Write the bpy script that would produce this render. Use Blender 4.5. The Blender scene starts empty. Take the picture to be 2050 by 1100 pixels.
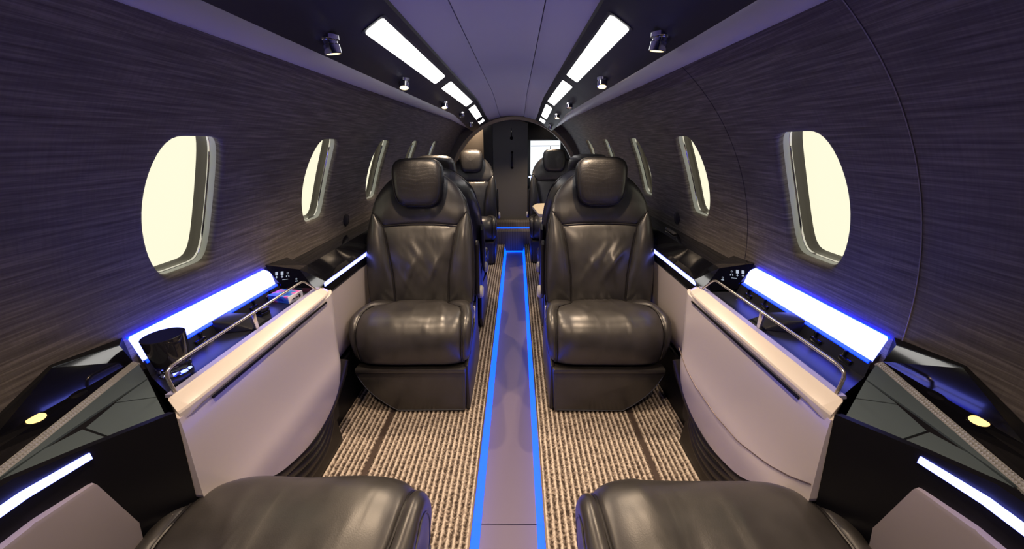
import bpy, bmesh, math, random
from math import sin, cos, pi, sqrt, radians, atan2, asin
from mathutils import Vector, Matrix, noise

random.seed(7)
SC = bpy.context.scene
COL = SC.collection

# ------------------------------------------------------------------ camera
PITCH, YAW, ROLL = radians(20.08), radians(-0.894), radians(-0.486)
FPX = 720.0
Fw = Vector((sin(YAW) * cos(PITCH), cos(YAW) * cos(PITCH), -sin(PITCH)))
Rt = Vector((cos(YAW), -sin(YAW), 0))
Up = Rt.cross(Fw)
Rt, Up = cos(ROLL) * Rt + sin(ROLL) * Up, -sin(ROLL) * Rt + cos(ROLL) * Up
cd = bpy.data.cameras.new('camera')
cd.sensor_fit = 'HORIZONTAL'
cd.sensor_width = 36.0
cd.lens = FPX / 2050.0 * 36.0
cd.clip_start = 0.01
cam = bpy.data.objects.new('camera', cd)
cam.matrix_world = Matrix(((Rt.x, Up.x, -Fw.x, 0.0291), (Rt.y, Up.y, -Fw.y, 0.0),
                           (Rt.z, Up.z, -Fw.z, 1.05), (0, 0, 0, 1)))
COL.objects.link(cam)
SC.camera = cam

# ------------------------------------------------------------------ world, exposure
w = bpy.data.worlds.new('world')
SC.world = w
w.use_nodes = True
w.node_tree.nodes['Background'].inputs[0].default_value = (1.0, 0.93, 0.78, 1)
w.node_tree.nodes['Background'].inputs[1].default_value = 0.05
vs = SC.view_settings
vs.view_transform = 'Standard'
vs.look = 'None'
vs.exposure = 0.0
vs.gamma = 1.0
vs.use_curve_mapping = False

SPOT_W = 22.0          # reading lamps, watts each
LED_STRIP = 1.0       # multiplier of the ledge light strips
PANEL_E = 6.0         # ceiling light panels

# ------------------------------------------------------------------ materials
MATS = {}


def srgb(r, g, b):
    def f(c):
        c /= 255.0
        return c / 12.92 if c <= 0.04045 else ((c + 0.055) / 1.055) ** 2.4
    return (f(r), f(g), f(b), 1.0)


class NT:
    def __init__(self, name):
        self.m = bpy.data.materials.new(name)
        self.m.use_nodes = True
        self.t = self.m.node_tree
        self.b = self.t.nodes['Principled BSDF']
        MATS[name] = self.m

    def n(self, typ, **kw):
        nd = self.t.nodes.new(typ)
        for k, v in kw.items():
            if k.startswith('i_'):
                key = k[2:]
                nd.inputs[int(key) if key.isdigit() else key].default_value = v
            else:
                setattr(nd, k, v)
        return nd

    def l(self, a, b):
        self.t.links.new(a, b)

    def coord(self, scale=(1, 1, 1), out='Object', rot=(0, 0, 0)):
        tc = self.n('ShaderNodeTexCoord')
        mp = self.n('ShaderNodeMapping')
        mp.inputs['Scale'].default_value = scale
        mp.inputs['Rotation'].default_value = rot
        self.l(tc.outputs[out], mp.inputs['Vector'])
        return mp.outputs[0]

    def ramp(self, fac, stops):
        r = self.n('ShaderNodeValToRGB')
        e = r.color_ramp.elements
        e[0].position, e[0].color = stops[0]
        e[1].position, e[1].color = stops[1]
        for p, c in stops[2:]:
            x = e.new(p)
            x.color = c
        self.l(fac, r.inputs[0])
        return r.outputs[0]

    def bump(self, h, strength=0.3, dist=0.001, prev=None):
        b = self.n('ShaderNodeBump')
        b.inputs['Strength'].default_value = strength
        b.inputs['Distance'].default_value = dist
        self.l(h, b.inputs['Height'])
        if prev:
            self.l(prev, b.inputs['Normal'])
        return b.outputs[0]


def plain(name, col, rough=0.5, metal=0.0, spec=0.5, coat=0.0, var=0.0):
    k = NT(name)
    k.b.inputs['Base Color'].default_value = col
    k.b.inputs['Roughness'].default_value = rough
    k.b.inputs['Metallic'].default_value = metal
    k.b.inputs['Specular IOR Level'].default_value = spec
    k.b.inputs['Coat Weight'].default_value = coat
    nz = k.n('ShaderNodeTexNoise', i_Scale=9.0, i_Detail=3.0)
    k.l(k.coord(), nz.inputs['Vector'])
    mr = k.n('ShaderNodeMapRange')
    mr.inputs['To Min'].default_value = max(0.02, rough * (1 - 0.12 - var))
    mr.inputs['To Max'].default_value = min(1, rough * (1 + 0.12 + var))
    k.l(nz.outputs[0], mr.inputs[0])
    k.l(mr.outputs[0], k.b.inputs['Roughness'])
    return k


def emit(name, col, strength, base=None):
    k = NT(name)
    k.b.inputs['Base Color'].default_value = base or (0.03, 0.03, 0.03, 1)
    k.b.inputs['Roughness'].default_value = 0.4
    k.b.inputs['Emission Color'].default_value = col
    k.b.inputs['Emission Strength'].default_value = strength
    return k


def leather(name, col, col2, rough, wr_scale=1.0, wr=0.15, perf=False):
    k = NT(name)
    co = k.coord()
    n1 = k.n('ShaderNodeTexNoise', i_Scale=14.0, i_Detail=4.0)
    k.l(co, n1.inputs['Vector'])
    k.l(k.ramp(n1.outputs[0], [(0.35, col), (0.7, col2)]), k.b.inputs['Base Color'])
    mr = k.n('ShaderNodeMapRange')
    mr.inputs['To Min'].default_value = rough - 0.05
    mr.inputs['To Max'].default_value = rough + 0.09
    k.l(n1.outputs[0], mr.inputs[0])
    k.l(mr.outputs[0], k.b.inputs['Roughness'])
    n2 = k.n('ShaderNodeTexNoise', i_Scale=7.0 * wr_scale, i_Detail=2.0, i_Distortion=0.6)
    k.l(k.coord((2.4, 1, 0.9), rot=(0, 0.5, 0)), n2.inputs['Vector'])
    b1 = k.bump(n2.outputs[0], wr, 0.012)
    if perf:
        vo = k.n('ShaderNodeTexVoronoi', i_Scale=260.0)
        vo.inputs['Randomness'].default_value = 0.0
        k.l(co, vo.inputs['Vector'])
        b2 = k.bump(k.ramp(vo.outputs[0], [(0.15, (0, 0, 0, 1)), (0.35, (1, 1, 1, 1))]), 0.35, 0.0008, b1)
    else:
        vo = k.n('ShaderNodeTexVoronoi', i_Scale=420.0)
        k.l(co, vo.inputs['Vector'])
        b2 = k.bump(vo.outputs[0], 0.12, 0.0006, b1)
    k.l(b2, k.b.inputs['Normal'])
    k.b.inputs['Specular IOR Level'].default_value = 0.75
    return k


leather('leather', (0.022, 0.0207, 0.0203, 1), (0.034, 0.0320, 0.0312, 1), 0.33)
leather('leather_soft', (0.024, 0.0226, 0.0220, 1), (0.038, 0.0356, 0.0344, 1), 0.34, 0.7, 0.25)
leather('leather_perforated', (0.016, 0.0145, 0.014, 1), (0.022, 0.020, 0.019, 1), 0.36, 1.0, 0.2, True)
plain('seat_plastic', (0.014, 0.012, 0.013, 1), 0.32)
plain('piping_leather', (0.012, 0.011, 0.012, 1), 0.35)
plain('stitch_thread', (0.05, 0.06, 0.09, 1), 0.6)
plain('knob_white', (0.55, 0.54, 0.52, 1), 0.35)
plain('console_white', srgb(208, 200, 198), 0.22, coat=0.25)
plain('rim_white', srgb(206, 199, 194), 0.25, coat=0.2)
plain('tray_lip', srgb(150, 150, 185), 0.3)
plain('tray_black', (0.012, 0.013, 0.018, 1), 0.28)
plain('gloss_black', (0.004, 0.004, 0.006, 1), 0.07, coat=0.5)
plain('satin_black', (0.004, 0.004, 0.007, 1), 0.4, spec=0.25)
plain('matte_black', (0.006, 0.006, 0.008, 1), 0.6, spec=0.2)
plain('rib_black', (0.010, 0.008, 0.008, 1), 0.4)
plain('silver_satin', srgb(84, 97, 105), 0.34, metal=0.35)
plain('pebble_silver', srgb(172, 173, 176), 0.25, metal=0.4)
plain('rail_metal', srgb(200, 195, 190), 0.22, metal=0.9)
plain('chrome', srgb(205, 205, 210), 0.1, metal=1.0)
plain('grey_panel', srgb(150, 143, 146), 0.45)
plain('side_panel', srgb(176, 168, 166), 0.45)
plain('ceiling_vinyl', srgb(178, 175, 202), 0.6)
plain('psu_dark', (0.020, 0.018, 0.024, 1), 0.45)
plain('valance_grey', srgb(190, 188, 196), 0.35)
plain('window_frame', srgb(170, 175, 175), 0.35)
plain('gasket', (0.05, 0.042, 0.035, 1), 0.25)
plain('aisle_floor', srgb(108, 97, 95), 0.5)
plain('track_brown', srgb(95, 82, 76), 0.35, metal=0.5)
plain('door_grey', srgb(74, 74, 74), 0.55)
plain('taupe', srgb(128, 112, 96), 0.5)
plain('dark_wall', (0.008, 0.008, 0.011, 1), 0.5)
plain('arch_tan', srgb(176, 160, 136), 0.5)
plain('table_cream', srgb(226, 212, 186), 0.35)
plain('box_white', srgb(225, 225, 230), 0.5)
plain('icon_white', srgb(235, 240, 255), 0.4)
emit('icon_glow', (0.75, 0.85, 1, 1), 0.6)
emit('strip_halo', (0.0, 0.018, 1.0, 1), 7.0)
emit('window_light', (1.0, 0.945, 0.70, 1), 1.03)
emit('strip_light', (0.17, 0.20, 1.0, 1), 6.2 * LED_STRIP)
emit('wall_glow_emit', (0.0, 0.006, 1.0, 1), 26.0)
emit('aisle_led', (0.0, 0.055, 1.0, 1), 4.0)
emit('ceiling_panel', (1.0, 0.97, 0.92, 1), PANEL_E)
emit('lamp_warm', (1.0, 0.78, 0.42, 1), 3.0)
emit('lamp_amber', (1.0, 0.62, 0.20, 1), 2.2)
emit('lav_light', (0.88, 0.94, 1.0, 1), 1.2)


# woven charcoal wall covering (UV: u along the cabin, v up the wall, metres)
def wall_mat():
    k = NT('wall_weave')
    tc = k.n('ShaderNodeTexCoord')

    def nz(sc, scale, detail, dist=0.0):
        mp = k.n('ShaderNodeMapping')
        mp.inputs['Scale'].default_value = sc
        k.l(tc.outputs['UV'], mp.inputs['Vector'])
        n = k.n('ShaderNodeTexNoise', i_Scale=scale, i_Detail=detail, i_Distortion=dist)
        k.l(mp.outputs[0], n.inputs['Vector'])
        return n.outputs[0]
    a = nz((7, 150, 1), 1.0, 5.0)
    b = nz((14, 420, 1), 1.0, 2.0)
    c = nz((260, 14, 1), 1.0, 2.0)
    big = nz((2.2, 9, 1), 1.0, 3.0)
    m1 = k.n('ShaderNodeMath', operation='MULTIPLY')
    k.l(a, m1.inputs[0])
    m1.inputs[1].default_value = 0.55
    m2 = k.n('ShaderNodeMath', operation='MULTIPLY_ADD')
    k.l(b, m2.inputs[0])
    m2.inputs[1].default_value = 0.25
    k.l(m1.outputs[0], m2.inputs[2])
    m3 = k.n('ShaderNodeMath', operation='MULTIPLY_ADD')
    k.l(c, m3.inputs[0])
    m3.inputs[1].default_value = 0.10
    k.l(m2.outputs[0], m3.inputs[2])
    m4 = k.n('ShaderNodeMath', operation='MULTIPLY_ADD')
    k.l(big, m4.inputs[0])
    m4.inputs[1].default_value = 0.10
    k.l(m3.outputs[0], m4.inputs[2])
    k.l(k.ramp(m4.outputs[0], [(0.35, (0.062, 0.054, 0.049, 1)), (0.50, (0.120, 0.105, 0.095, 1)),
                               (0.64, (0.215, 0.190, 0.172, 1))]), k.b.inputs['Base Color'])
    k.b.inputs['Roughness'].default_value = 0.62
    k.b.inputs['Specular IOR Level'].default_value = 0.3
    k.l(k.bump(m4.outputs[0], 0.5, 0.0015), k.b.inputs['Normal'])


wall_mat()
RIB = 0.019


def carpet_mat():
    k = NT('carpet_rib')
    tc = k.n('ShaderNodeTexCoord')
    sp = k.n('ShaderNodeSeparateXYZ')
    k.l(tc.outputs['Object'], sp.inputs[0])
    mu = k.n('ShaderNodeMath', operation='MULTIPLY')
    k.l(sp.outputs[0], mu.inputs[0])
    mu.inputs[1].default_value = 2 * pi / RIB
    co = k.n('ShaderNodeMath', operation='COSINE')
    k.l(mu.outputs[0], co.inputs[0])
    mp = k.n('ShaderNodeMapping')
    mp.inputs['Scale'].default_value = (105, 150, 1)
    k.l(tc.outputs['Object'], mp.inputs['Vector'])
    vo = k.n('ShaderNodeTexVoronoi', i_Scale=1.0)
    k.l(mp.outputs[0], vo.inputs['Vector'])
    nz = k.n('ShaderNodeTexNoise', i_Scale=130.0, i_Detail=3.0)
    k.l(tc.outputs['Object'], nz.inputs['Vector'])
    ad = k.n('ShaderNodeMath', operation='MULTIPLY_ADD')
    k.l(co.outputs[0], ad.inputs[0])
    ad.inputs[1].default_value = 0.24
    k.l(nz.outputs[0], ad.inputs[2])
    ad2 = k.n('ShaderNodeMath', operation='MULTIPLY_ADD')
    k.l(vo.outputs[0], ad2.inputs[0])
    ad2.inputs[1].default_value = -0.30
    k.l(ad.outputs[0], ad2.inputs[2])
    k.l(k.ramp(ad2.outputs[0], [(0.06, (0.05, 0.038, 0.032, 1)), (0.30, (0.25, 0.205, 0.175, 1)),
                                (0.58, (0.60, 0.53, 0.46, 1))]), k.b.inputs['Base Color'])
    k.b.inputs['Roughness'].default_value = 0.9
    k.b.inputs['Specular IOR Level'].default_value = 0.1
    k.l(k.bump(ad2.outputs[0], 0.8, 0.004), k.b.inputs['Normal'])


carpet_mat()


def dark_carpet():
    k = NT('carpet_dark')
    tc = k.n('ShaderNodeTexCoord')
    wv = k.n('ShaderNodeTexWave', i_Scale=26.0, i_Distortion=0.4)
    wv.bands_direction = 'X'
    k.l(tc.outputs['Object'], wv.inputs['Vector'])
    k.l(k.ramp(wv.outputs[1], [(0.2, (0.03, 0.027, 0.028, 1)), (0.8, (0.16, 0.145, 0.14, 1))]), k.b.inputs['Base Color'])
    k.b.inputs['Roughness'].default_value = 0.9


dark_carpet()


def smoked_glass():
    k = NT('smoked_glass')
    k.b.inputs['Base Color'].default_value = (0.02, 0.02, 0.03, 1)
    k.b.inputs['Roughness'].default_value = 0.04
    k.b.inputs['Transmission Weight'].default_value = 0.35
    k.b.inputs['IOR'].default_value = 1.45
    k = NT('clear_glass')
    k.b.inputs['Base Color'].default_value = (0.85, 0.9, 1.0, 1)
    k.b.inputs['Roughness'].default_value = 0.03
    k.b.inputs['Transmission Weight'].default_value = 1.0
    k.b.inputs['IOR'].default_value = 1.5


smoked_glass()


def print_mat():
    k = NT('card_print')
    n = k.n('ShaderNodeTexNoise', i_Scale=38.0, i_Detail=2.0)
    k.l(k.coord(), n.inputs['Vector'])
    k.l(k.ramp(n.outputs[0], [(0.38, (0.02, 0.05, 0.35, 1)), (0.52, (0.05, 0.25, 0.6, 1)),
                              (0.60, (0.55, 0.12, 0.4, 1))]), k.b.inputs['Base Color'])
    k.b.inputs['Roughness'].default_value = 0.3


print_mat()


# ------------------------------------------------------------------ mesh helpers
def mk(name, V, F, mat, parent=None, smooth=False, uv=None, fix=True):
    me = bpy.data.meshes.new(name)
    me.from_pydata([tuple(v) for v in V], [], F)
    if uv:
        lay = me.uv_layers.new(name='UVMap')
        for lp in me.loops:
            lay.data[lp.index].uv = uv[lp.vertex_index]
    if fix:
        bm = bmesh.new()
        bm.from_mesh(me)
        bmesh.ops.recalc_face_normals(bm, faces=bm.faces)
        bm.to_mesh(me)
        bm.free()
    if smooth:
        me.polygons.foreach_set('use_smooth', [True] * len(me.polygons))
    me.materials.append(MATS[mat])
    o = bpy.data.objects.new(name, me)
    COL.objects.link(o)
    if parent:
        o.parent = parent
    return o


def sharp(o, ang=40):
    me = o.data
    me.polygons.foreach_set('use_smooth', [True] * len(me.polygons))
    me.set_sharp_from_angle(angle=radians(ang))
    return o


def bevel_mesh(o, width, seg=2):
    bm = bmesh.new()
    bm.from_mesh(o.data)
    bmesh.ops.bevel(bm, geom=list(bm.edges), offset=width, segments=seg, affect='EDGES', profile=0.6,
                    clamp_overlap=True)
    bmesh.ops.recalc_face_normals(bm, faces=bm.faces)
    bm.to_mesh(o.data)
    bm.free()
    return sharp(o, 35)


def box(name, x, y, z, mat, parent=None, bev=0.0):
    V = [(a, b, c) for c in z for b in y for a in x]
    F = [(0, 1, 3, 2), (4, 6, 7, 5), (0, 4, 5, 1), (2, 3, 7, 6), (0, 2, 6, 4), (1, 5, 7, 3)]
    o = mk(name, V, F, mat, parent)
    if bev:
        bevel_mesh(o, bev)
    return o


def slab(name, poly, off, mat, parent=None, bev=0.0):
    """closed prism: polygon and its copy moved by off (vector or list of vectors)"""
    n = len(poly)
    P = [Vector(p) for p in poly]
    Q = [p + Vector(off) for p in P]
    F = [tuple(range(n)), tuple(range(2 * n - 1, n - 1, -1))]
    for i in range(n):
        j = (i + 1) % n
        F.append((i, j, n + j, n + i))
    o = mk(name, P + Q, F, mat, parent)
    if bev:
        bevel_mesh(o, bev)
    return o


def extrude_profile(name, prof, y0, y1, mat, parent=None, s=1, closed=True, smooth=False, ys=None, dz=None, dx=0.0):
    """(x,z) profile swept along y"""
    ys = ys or [y0, y1]
    n = len(prof)
    V = []
    for y in ys:
        d = dz(y) if dz else 0
        V += [(s * p[0] + dx, y, p[1] + d) for p in prof]
    F = []
    for k in range(len(ys) - 1):
        for i in range(n if closed else n - 1):
            j = (i + 1) % n
            F.append((k * n + i, k * n + j, (k + 1) * n + j, (k + 1) * n + i))
    if closed:
        F.append(tuple(range(n)))
        F.append(tuple(range((len(ys) - 1) * n, len(ys) * n)))
    o = mk(name, V, F, mat, parent)
    if smooth:
        sharp(o, 30)
    return o


def tube(name, pts, r, mat, parent=None, seg=8, closed=False, rr=None):
    P = [Vector(p) for p in pts]
    n = len(P)
    V, F = [], []
    ref = None
    for i in range(n):
        a = P[i - 1] if (i > 0 or closed) else P[i]
        b = P[(i + 1) % n] if (i < n - 1 or closed) else P[i]
        t = (b - a).normalized()
        if ref is None:
            ref = Vector((0, 0, 1)) if abs(t.z) < 0.9 else Vector((1, 0, 0))
        u = (ref - t * ref.dot(t)).normalized()
        ref = u
        v = t.cross(u)
        rad = rr[i] if rr else r
        for k in range(seg):
            q = 2 * pi * k / seg
            V.append(P[i] + rad * (cos(q) * u + sin(q) * v))
    m = n if closed else n - 1
    for i in range(m):
        j = (i + 1) % n
        for k in range(seg):
            l = (k + 1) % seg
            F.append((i * seg + k, i * seg + l, j * seg + l, j * seg + k))
    if not closed:
        F.append(tuple(range(seg)))
        F.append(tuple(range((n - 1) * seg, n * seg)))
    return sharp(mk(name, V, F, mat, parent), 50)


def lathe(name, prof, mat, parent=None, seg=24, M=None, facet=False):
    V, F = [], []
    n = len(prof)
    for k in range(seg):
        q = 2 * pi * k / seg
        V += [(r * cos(q), r * sin(q), z) for r, z in prof]
    for k in range(seg):
        l = (k + 1) % seg
        for i in range(n - 1):
            F.append((k * n + i, l * n + i, l * n + i + 1, k * n + i + 1))
    V = [M @ Vector(v) for v in V] if M else V
    o = mk(name, V, F, mat, parent)
    bm = bmesh.new()
    bm.from_mesh(o.data)
    bmesh.ops.remove_doubles(bm, verts=bm.verts, dist=1e-6)
    bmesh.ops.recalc_face_normals(bm, faces=bm.faces)
    bm.to_mesh(o.data)
    bm.free()
    return o if facet else sharp(o, 40)


def grid_mesh(name, fn, nu, nv, mat, parent=None, thick=0.0, bulge=0.0, pw=5.0, wr=None, flip=False, smooth=True):
    """inflated patch: fn(u,v) base surface, swelling by bulge and falling to the seams, closed behind"""
    B = [[Vector(fn(i / nu, j / nv)) for i in range(nu + 1)] for j in range(nv + 1)]
    N = [[None] * (nu + 1) for _ in range(nv + 1)]
    for j in range(nv + 1):
        for i in range(nu + 1):
            a = B[j][min(i + 1, nu)] - B[j][max(i - 1, 0)]
            b = B[min(j + 1, nv)][i] - B[max(j - 1, 0)][i]
            c = a.cross(b)
            if c.length < 1e-9:
                c = Vector((0, -1, 0))
            c.normalize()
            N[j][i] = -c if flip else c
    V = []
    for j in range(nv + 1):
        for i in range(nu + 1):
            u, v = 2 * i / nu - 1, 2 * j / nv - 1
            h = bulge * (1 - abs(u) ** pw) * (1 - abs(v) ** pw)
            e = (1 - u ** 4) * (1 - v ** 4)
            if wr:
                h += e * wr(i / nu, j / nv, B[j][i])
            V.append(B[j][i] + N[j][i] * h)
    F = []
    W = nu + 1
    for j in range(nv):
        for i in range(nu):
            F.append((j * W + i, j * W + i + 1, (j + 1) * W + i + 1, (j + 1) * W + i))
    if thick:
        o = len(V)
        for j in range(nv + 1):
            for i in range(nu + 1):
                V.append(B[j][i] - N[j][i] * thick)
        for j in range(nv):
            for i in range(nu):
                F.append((o + j * W + i, o + (j + 1) * W + i, o + (j + 1) * W + i + 1, o + j * W + i + 1))
        for i in range(nu):
            F.append((i, o + i, o + i + 1, i + 1))
            q = nv * W
            F.append((q + i, q + i + 1, o + q + i + 1, o + q + i))
        for j in range(nv):
            F.append((j * W, (j + 1) * W, o + (j + 1) * W, o + j * W))
            q = nu
            F.append((j * W + q, o + j * W + q, o + (j + 1) * W + q, (j + 1) * W + q))
    ob = mk(name, V, F, mat, parent)
    if smooth:
        sharp(ob, 75)
    return ob


def thing(name, label, cat, loc=(0, 0, 0), rz=0.0, group=None, kind=None):
    o = bpy.data.objects.new(name, None)
    COL.objects.link(o)
    o.location = loc
    o.rotation_euler = (0, 0, rz)
    o.empty_display_size = 0.05
    return tag(o, label, cat, group, kind)


def tag(o, label=None, cat=None, group=None, kind=None):
    if label:
        o['label'] = label
    if cat:
        o['category'] = cat
    if group:
        o['group'] = group
    if kind:
        o['kind'] = kind
    return o


def lerp(a, b, t):
    return a + (b - a) * t


def sstep(t):
    t = max(0.0, min(1.0, t))
    return t * t * (3 - 2 * t)


def piece(x, tab):
    if x <= tab[0][0]:
        return tab[0][1]
    for (a, p), (b, q) in zip(tab, tab[1:]):
        if x <= b:
            t = (x - a) / (b - a)
            return p + (q - p) * t
    return tab[-1][1]


SIDE = {-1: 'left', 1: 'right'}

# ------------------------------------------------------------------ fuselage shell
ZC, R0 = 0.66, 0.735
YB, YE = -0.9, 4.0           # cabin ends
A_LO, A_HI = -0.05, 0.92     # wall angles


def wp(s, a, y, r=R0):
    return (s * r * cos(a), y, ZC + r * sin(a))


WIN = {-1: [0.770, 1.323, 1.88, 2.44, 3.03], 1: [0.818, 1.382, 1.96, 2.57, 3.20]}
WHY, WHA = 0.093, 0.206      # half width (m) and half height (rad)
WAC = 0.376                  # centre angle


def sup(t, p=5.0):
    c, s_ = cos(t), sin(t)
    return (math.copysign(abs(c) ** (2 / p), c), math.copysign(abs(s_) ** (2 / p), s_))


# border of the window bay and the matching opening, point by point
RING = []
for side_, n_ in ((0, 16), (1, 12), (2, 16), (3, 12)):
    for k in range(n_):
        t = -1 + 2 * k / n_
        q = [(1, t), (-t, 1), (-1, -t), (t, -1)][side_]
        m = (abs(q[0]) ** 6.5 + abs(q[1]) ** 6.5) ** (-1 / 6.5)
        cx, cy = q[0] * m, q[1] * m
        RING.append((q[0], q[1], cx * (1 - 0.27 * cy * cy), cy))   # bowed sides, flat top and sill
NW = len(RING)


def build_wall(s):
    V, F, UV = [], [], []

    def add(a, y, r=R0):
        V.append(wp(s, a, y, r))
        UV.append((y, a * R0))
        return len(V) - 1

    def patch(y0, y1, a0, a1, ny, na):
        idx = [[add(lerp(a0, a1, j / na), lerp(y0, y1, i / ny)) for i in range(ny + 1)] for j in range(na + 1)]
        for j in range(na):
            for i in range(ny):
                F.append((idx[j][i], idx[j][i + 1], idx[j + 1][i + 1], idx[j + 1][i]))
    my, ma = 0.035, 0.05
    aw0, aw1 = WAC - WHA - ma, WAC + WHA + ma
    patch(YB, YE, A_LO, aw0, 40, 8)
    patch(YB, YE, aw1, A_HI, 40, 10)
    prev = YB
    for yc in WIN[s]:
        patch(prev, yc - WHY - my, aw0, aw1, 6, 16)
        prev = yc + WHY + my
        ring = []
        for k in range(NW):
            qx, qy, cx, cy = RING[k]
            ring.append([add(WAC + qy * (WHA + ma), yc + qx * (WHY + my))] +
                        [add(WAC + cy * WHA * f, yc + cx * WHY * f, R0 + d)
                         for f, d in ((1.12, 0.0), (1.06, 0.0008), (1.02, 0.003), (1.0, 0.009), (0.998, 0.018))])
        for k in range(NW):
            l = (k + 1) % NW
            for j in range(5):
                F.append((ring[k][j], ring[l][j], ring[l][j + 1], ring[k][j + 1]))
    patch(prev, YE, aw0, aw1, 8, 16)
    o = mk('wall_' + SIDE[s], V, F, 'wall_weave', None, True, UV)
    bm = bmesh.new()
    bm.from_mesh(o.data)
    bmesh.ops.remove_doubles(bm, verts=bm.verts, dist=1e-5)
    bm.to_mesh(o.data)
    bm.free()
    tag(o, None, None, None, 'structure')
    return o


walls = {s: build_wall(s) for s in (-1, 1)}
# joints of the wall covering
for s, ys in ((1, (0.585, 1.07)),):
    for y in ys:
        n = 40
        P = [wp(s, lerp(A_LO, A_HI, k / n), y, R0 - 0.0005) for k in range(n + 1)]
        tube('wall_seam', P, 0.0011 if y < 1 else 0.0006, 'psu_dark' if y > 1 else 'grey_panel', walls[s], 6)

win_no = 0
for s in (-1, 1):
    for yc in WIN[s]:
        win_no += 1
        e = thing('window_%d' % win_no, None, None, wp(s, WAC, yc), 0, None, 'structure')
        O = Vector(e.location)

        def ringmesh(name, rows, mat):
            V, F = [], []
            n = len(rows)
            for k in range(NW):
                cx, cy = RING[k][2:]
                for f, d in rows:
                    V.append(Vector(wp(s, WAC + cy * WHA * f, yc + cx * WHY * f, R0 + d)) - O)
            for k in range(NW):
                l = (k + 1) % NW
                for j in range(n - 1):
                    F.append((k * n + j, l * n + j, l * n + j + 1, k * n + j + 1))
            return sharp(mk(name, V, F, mat, e), 50)
        ringmesh('frame', [(1.0, 0.014), (0.996, 0.018), (1.0, 0.026), (1.0, 0.029), (1.02, 0.031)], 'window_frame')
        ringmesh('trim_ring', [(1.01, 0.029), (0.995, 0.030), (0.99, 0.034)], 'chrome')
        ringmesh('gasket', [(0.995, 0.033), (1.0, 0.044), (0.99, 0.050), (0.98, 0.054), (0.97, 0.064)], 'gasket')
        # pane: bulged, double sided, cream light behind the shade
        V, F = [], []
        nr = 5
        for layer in (0.058, 0.062):
            b = len(V)
            V.append(Vector(wp(s, WAC, yc, R0 + layer)) - O)
            for i in range(1, nr + 1):
                for k in range(NW):
                    cx, cy = RING[k][2:]
                    f = 0.985 * i / nr
                    V.append(Vector(wp(s, WAC + cy * WHA * f, yc + cx * WHY * f, R0 + layer)) - O)
            for k in range(NW):
                l = (k + 1) % NW
                F.append((b, b + 1 + k, b + 1 + l))
                for i in range(nr - 1):
                    F.append((b + 1 + i * NW + k, b + 1 + (i + 1) * NW + k, b + 1 + (i + 1) * NW + l, b + 1 + i * NW + l))
        mk('pane', V, F, 'window_light', e, True)

# lower side walls below the ledge (dark), straight down to the floor
for s in (-1, 1):
    o = extrude_profile('wall_%s_lower' % SIDE[s], [(0.735, 0.64), (0.735, -0.02), (0.75, -0.02), (0.75, 0.64)], YB, YE, 'dark_wall', None, s)
    tag(o, None, None, None, 'structure')


# ------------------------------------------------------------------ ceiling
CX = -0.018                       # crown centreline


def cdrop(y):
    return -0.075 * sstep((y - 2.7) / 1.2)


YS = [YB + (YE - YB) * k / 40 for k in range(41)]
ceil = thing('ceiling', None, None, (0, 0, 0), 0, None, 'structure')


def crown(x):
    return 1.388 - 0.76 * x * x


for nm, x0, x1 in (('headliner_panel', -0.118, 0.118), ('headliner_panel', 0.121, 0.236), ('headliner_panel', -0.236, -0.121)):
    xs = [lerp(x0, x1, k / 10) for k in range(11)]
    prof = [(x, crown(x)) for x in xs]
    prof[0] = (prof[0][0], prof[0][1] + 0.003)
    prof[-1] = (prof[-1][0], prof[-1][1] + 0.003)
    prof += [(x, crown(x) + 0.012) for x in reversed(xs)]
    extrude_profile(nm, prof, 0, 0, 'ceiling_vinyl', ceil, 1, True, True, YS, cdrop, CX)
# cross joint of the crown panel near the camera
prof = [(lerp(-0.118, 0.118, k / 10), crown(lerp(-0.118, 0.118, k / 10)) - 0.0006) for k in range(11)]
tube('panel_joint', [(p[0] + CX, 0.86, p[1]) for p in prof], 0.0008, 'psu_dark', ceil, 6)
# backing above the joints
extrude_profile('ceiling_backing', [(-0.30, 1.375), (0, 1.415), (0.30, 1.375), (0, 1.425)], 0, 0, 'psu_dark', ceil, 1, True, False, YS, cdrop, CX)

PSU_S = -0.62


def psu(x):
    return 1.328 + PSU_S * (x - 0.264)


for s in (-1, 1):
    prof = [(0.232, psu(0.232) + 0.004), (0.24, psu(0.24)), (0.402, psu(0.402)), (0.405, psu(0.402) + 0.01), (0.24, psu(0.24) + 0.02)]
    o = extrude_profile('trim_%d' % (1 if s < 0 else 2), prof, 0, 0, 'psu_dark', None, s, True, False, YS, cdrop, CX)
    tag(o, None, None, None, 'structure')
    # rounded valance along the outboard edge
    prof = []
    for k in range(13):
        q = pi * (1.06 + 0.98 * k / 12)
        prof.append((0.424 + 0.026 * cos(q), 1.243 + 0.026 * sin(q) - 0.010 * cos(q)))
    prof += [(0.455, 1.262), (0.40, 1.262)]
    o = extrude_profile('trim_%d' % (3 if s < 0 else 4), prof, 0, 0, 'valance_grey', None, s, True, True, YS, lambda y: 0.3 * cdrop(y), CX)
    tag(o, None, None, None, 'structure')

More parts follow.
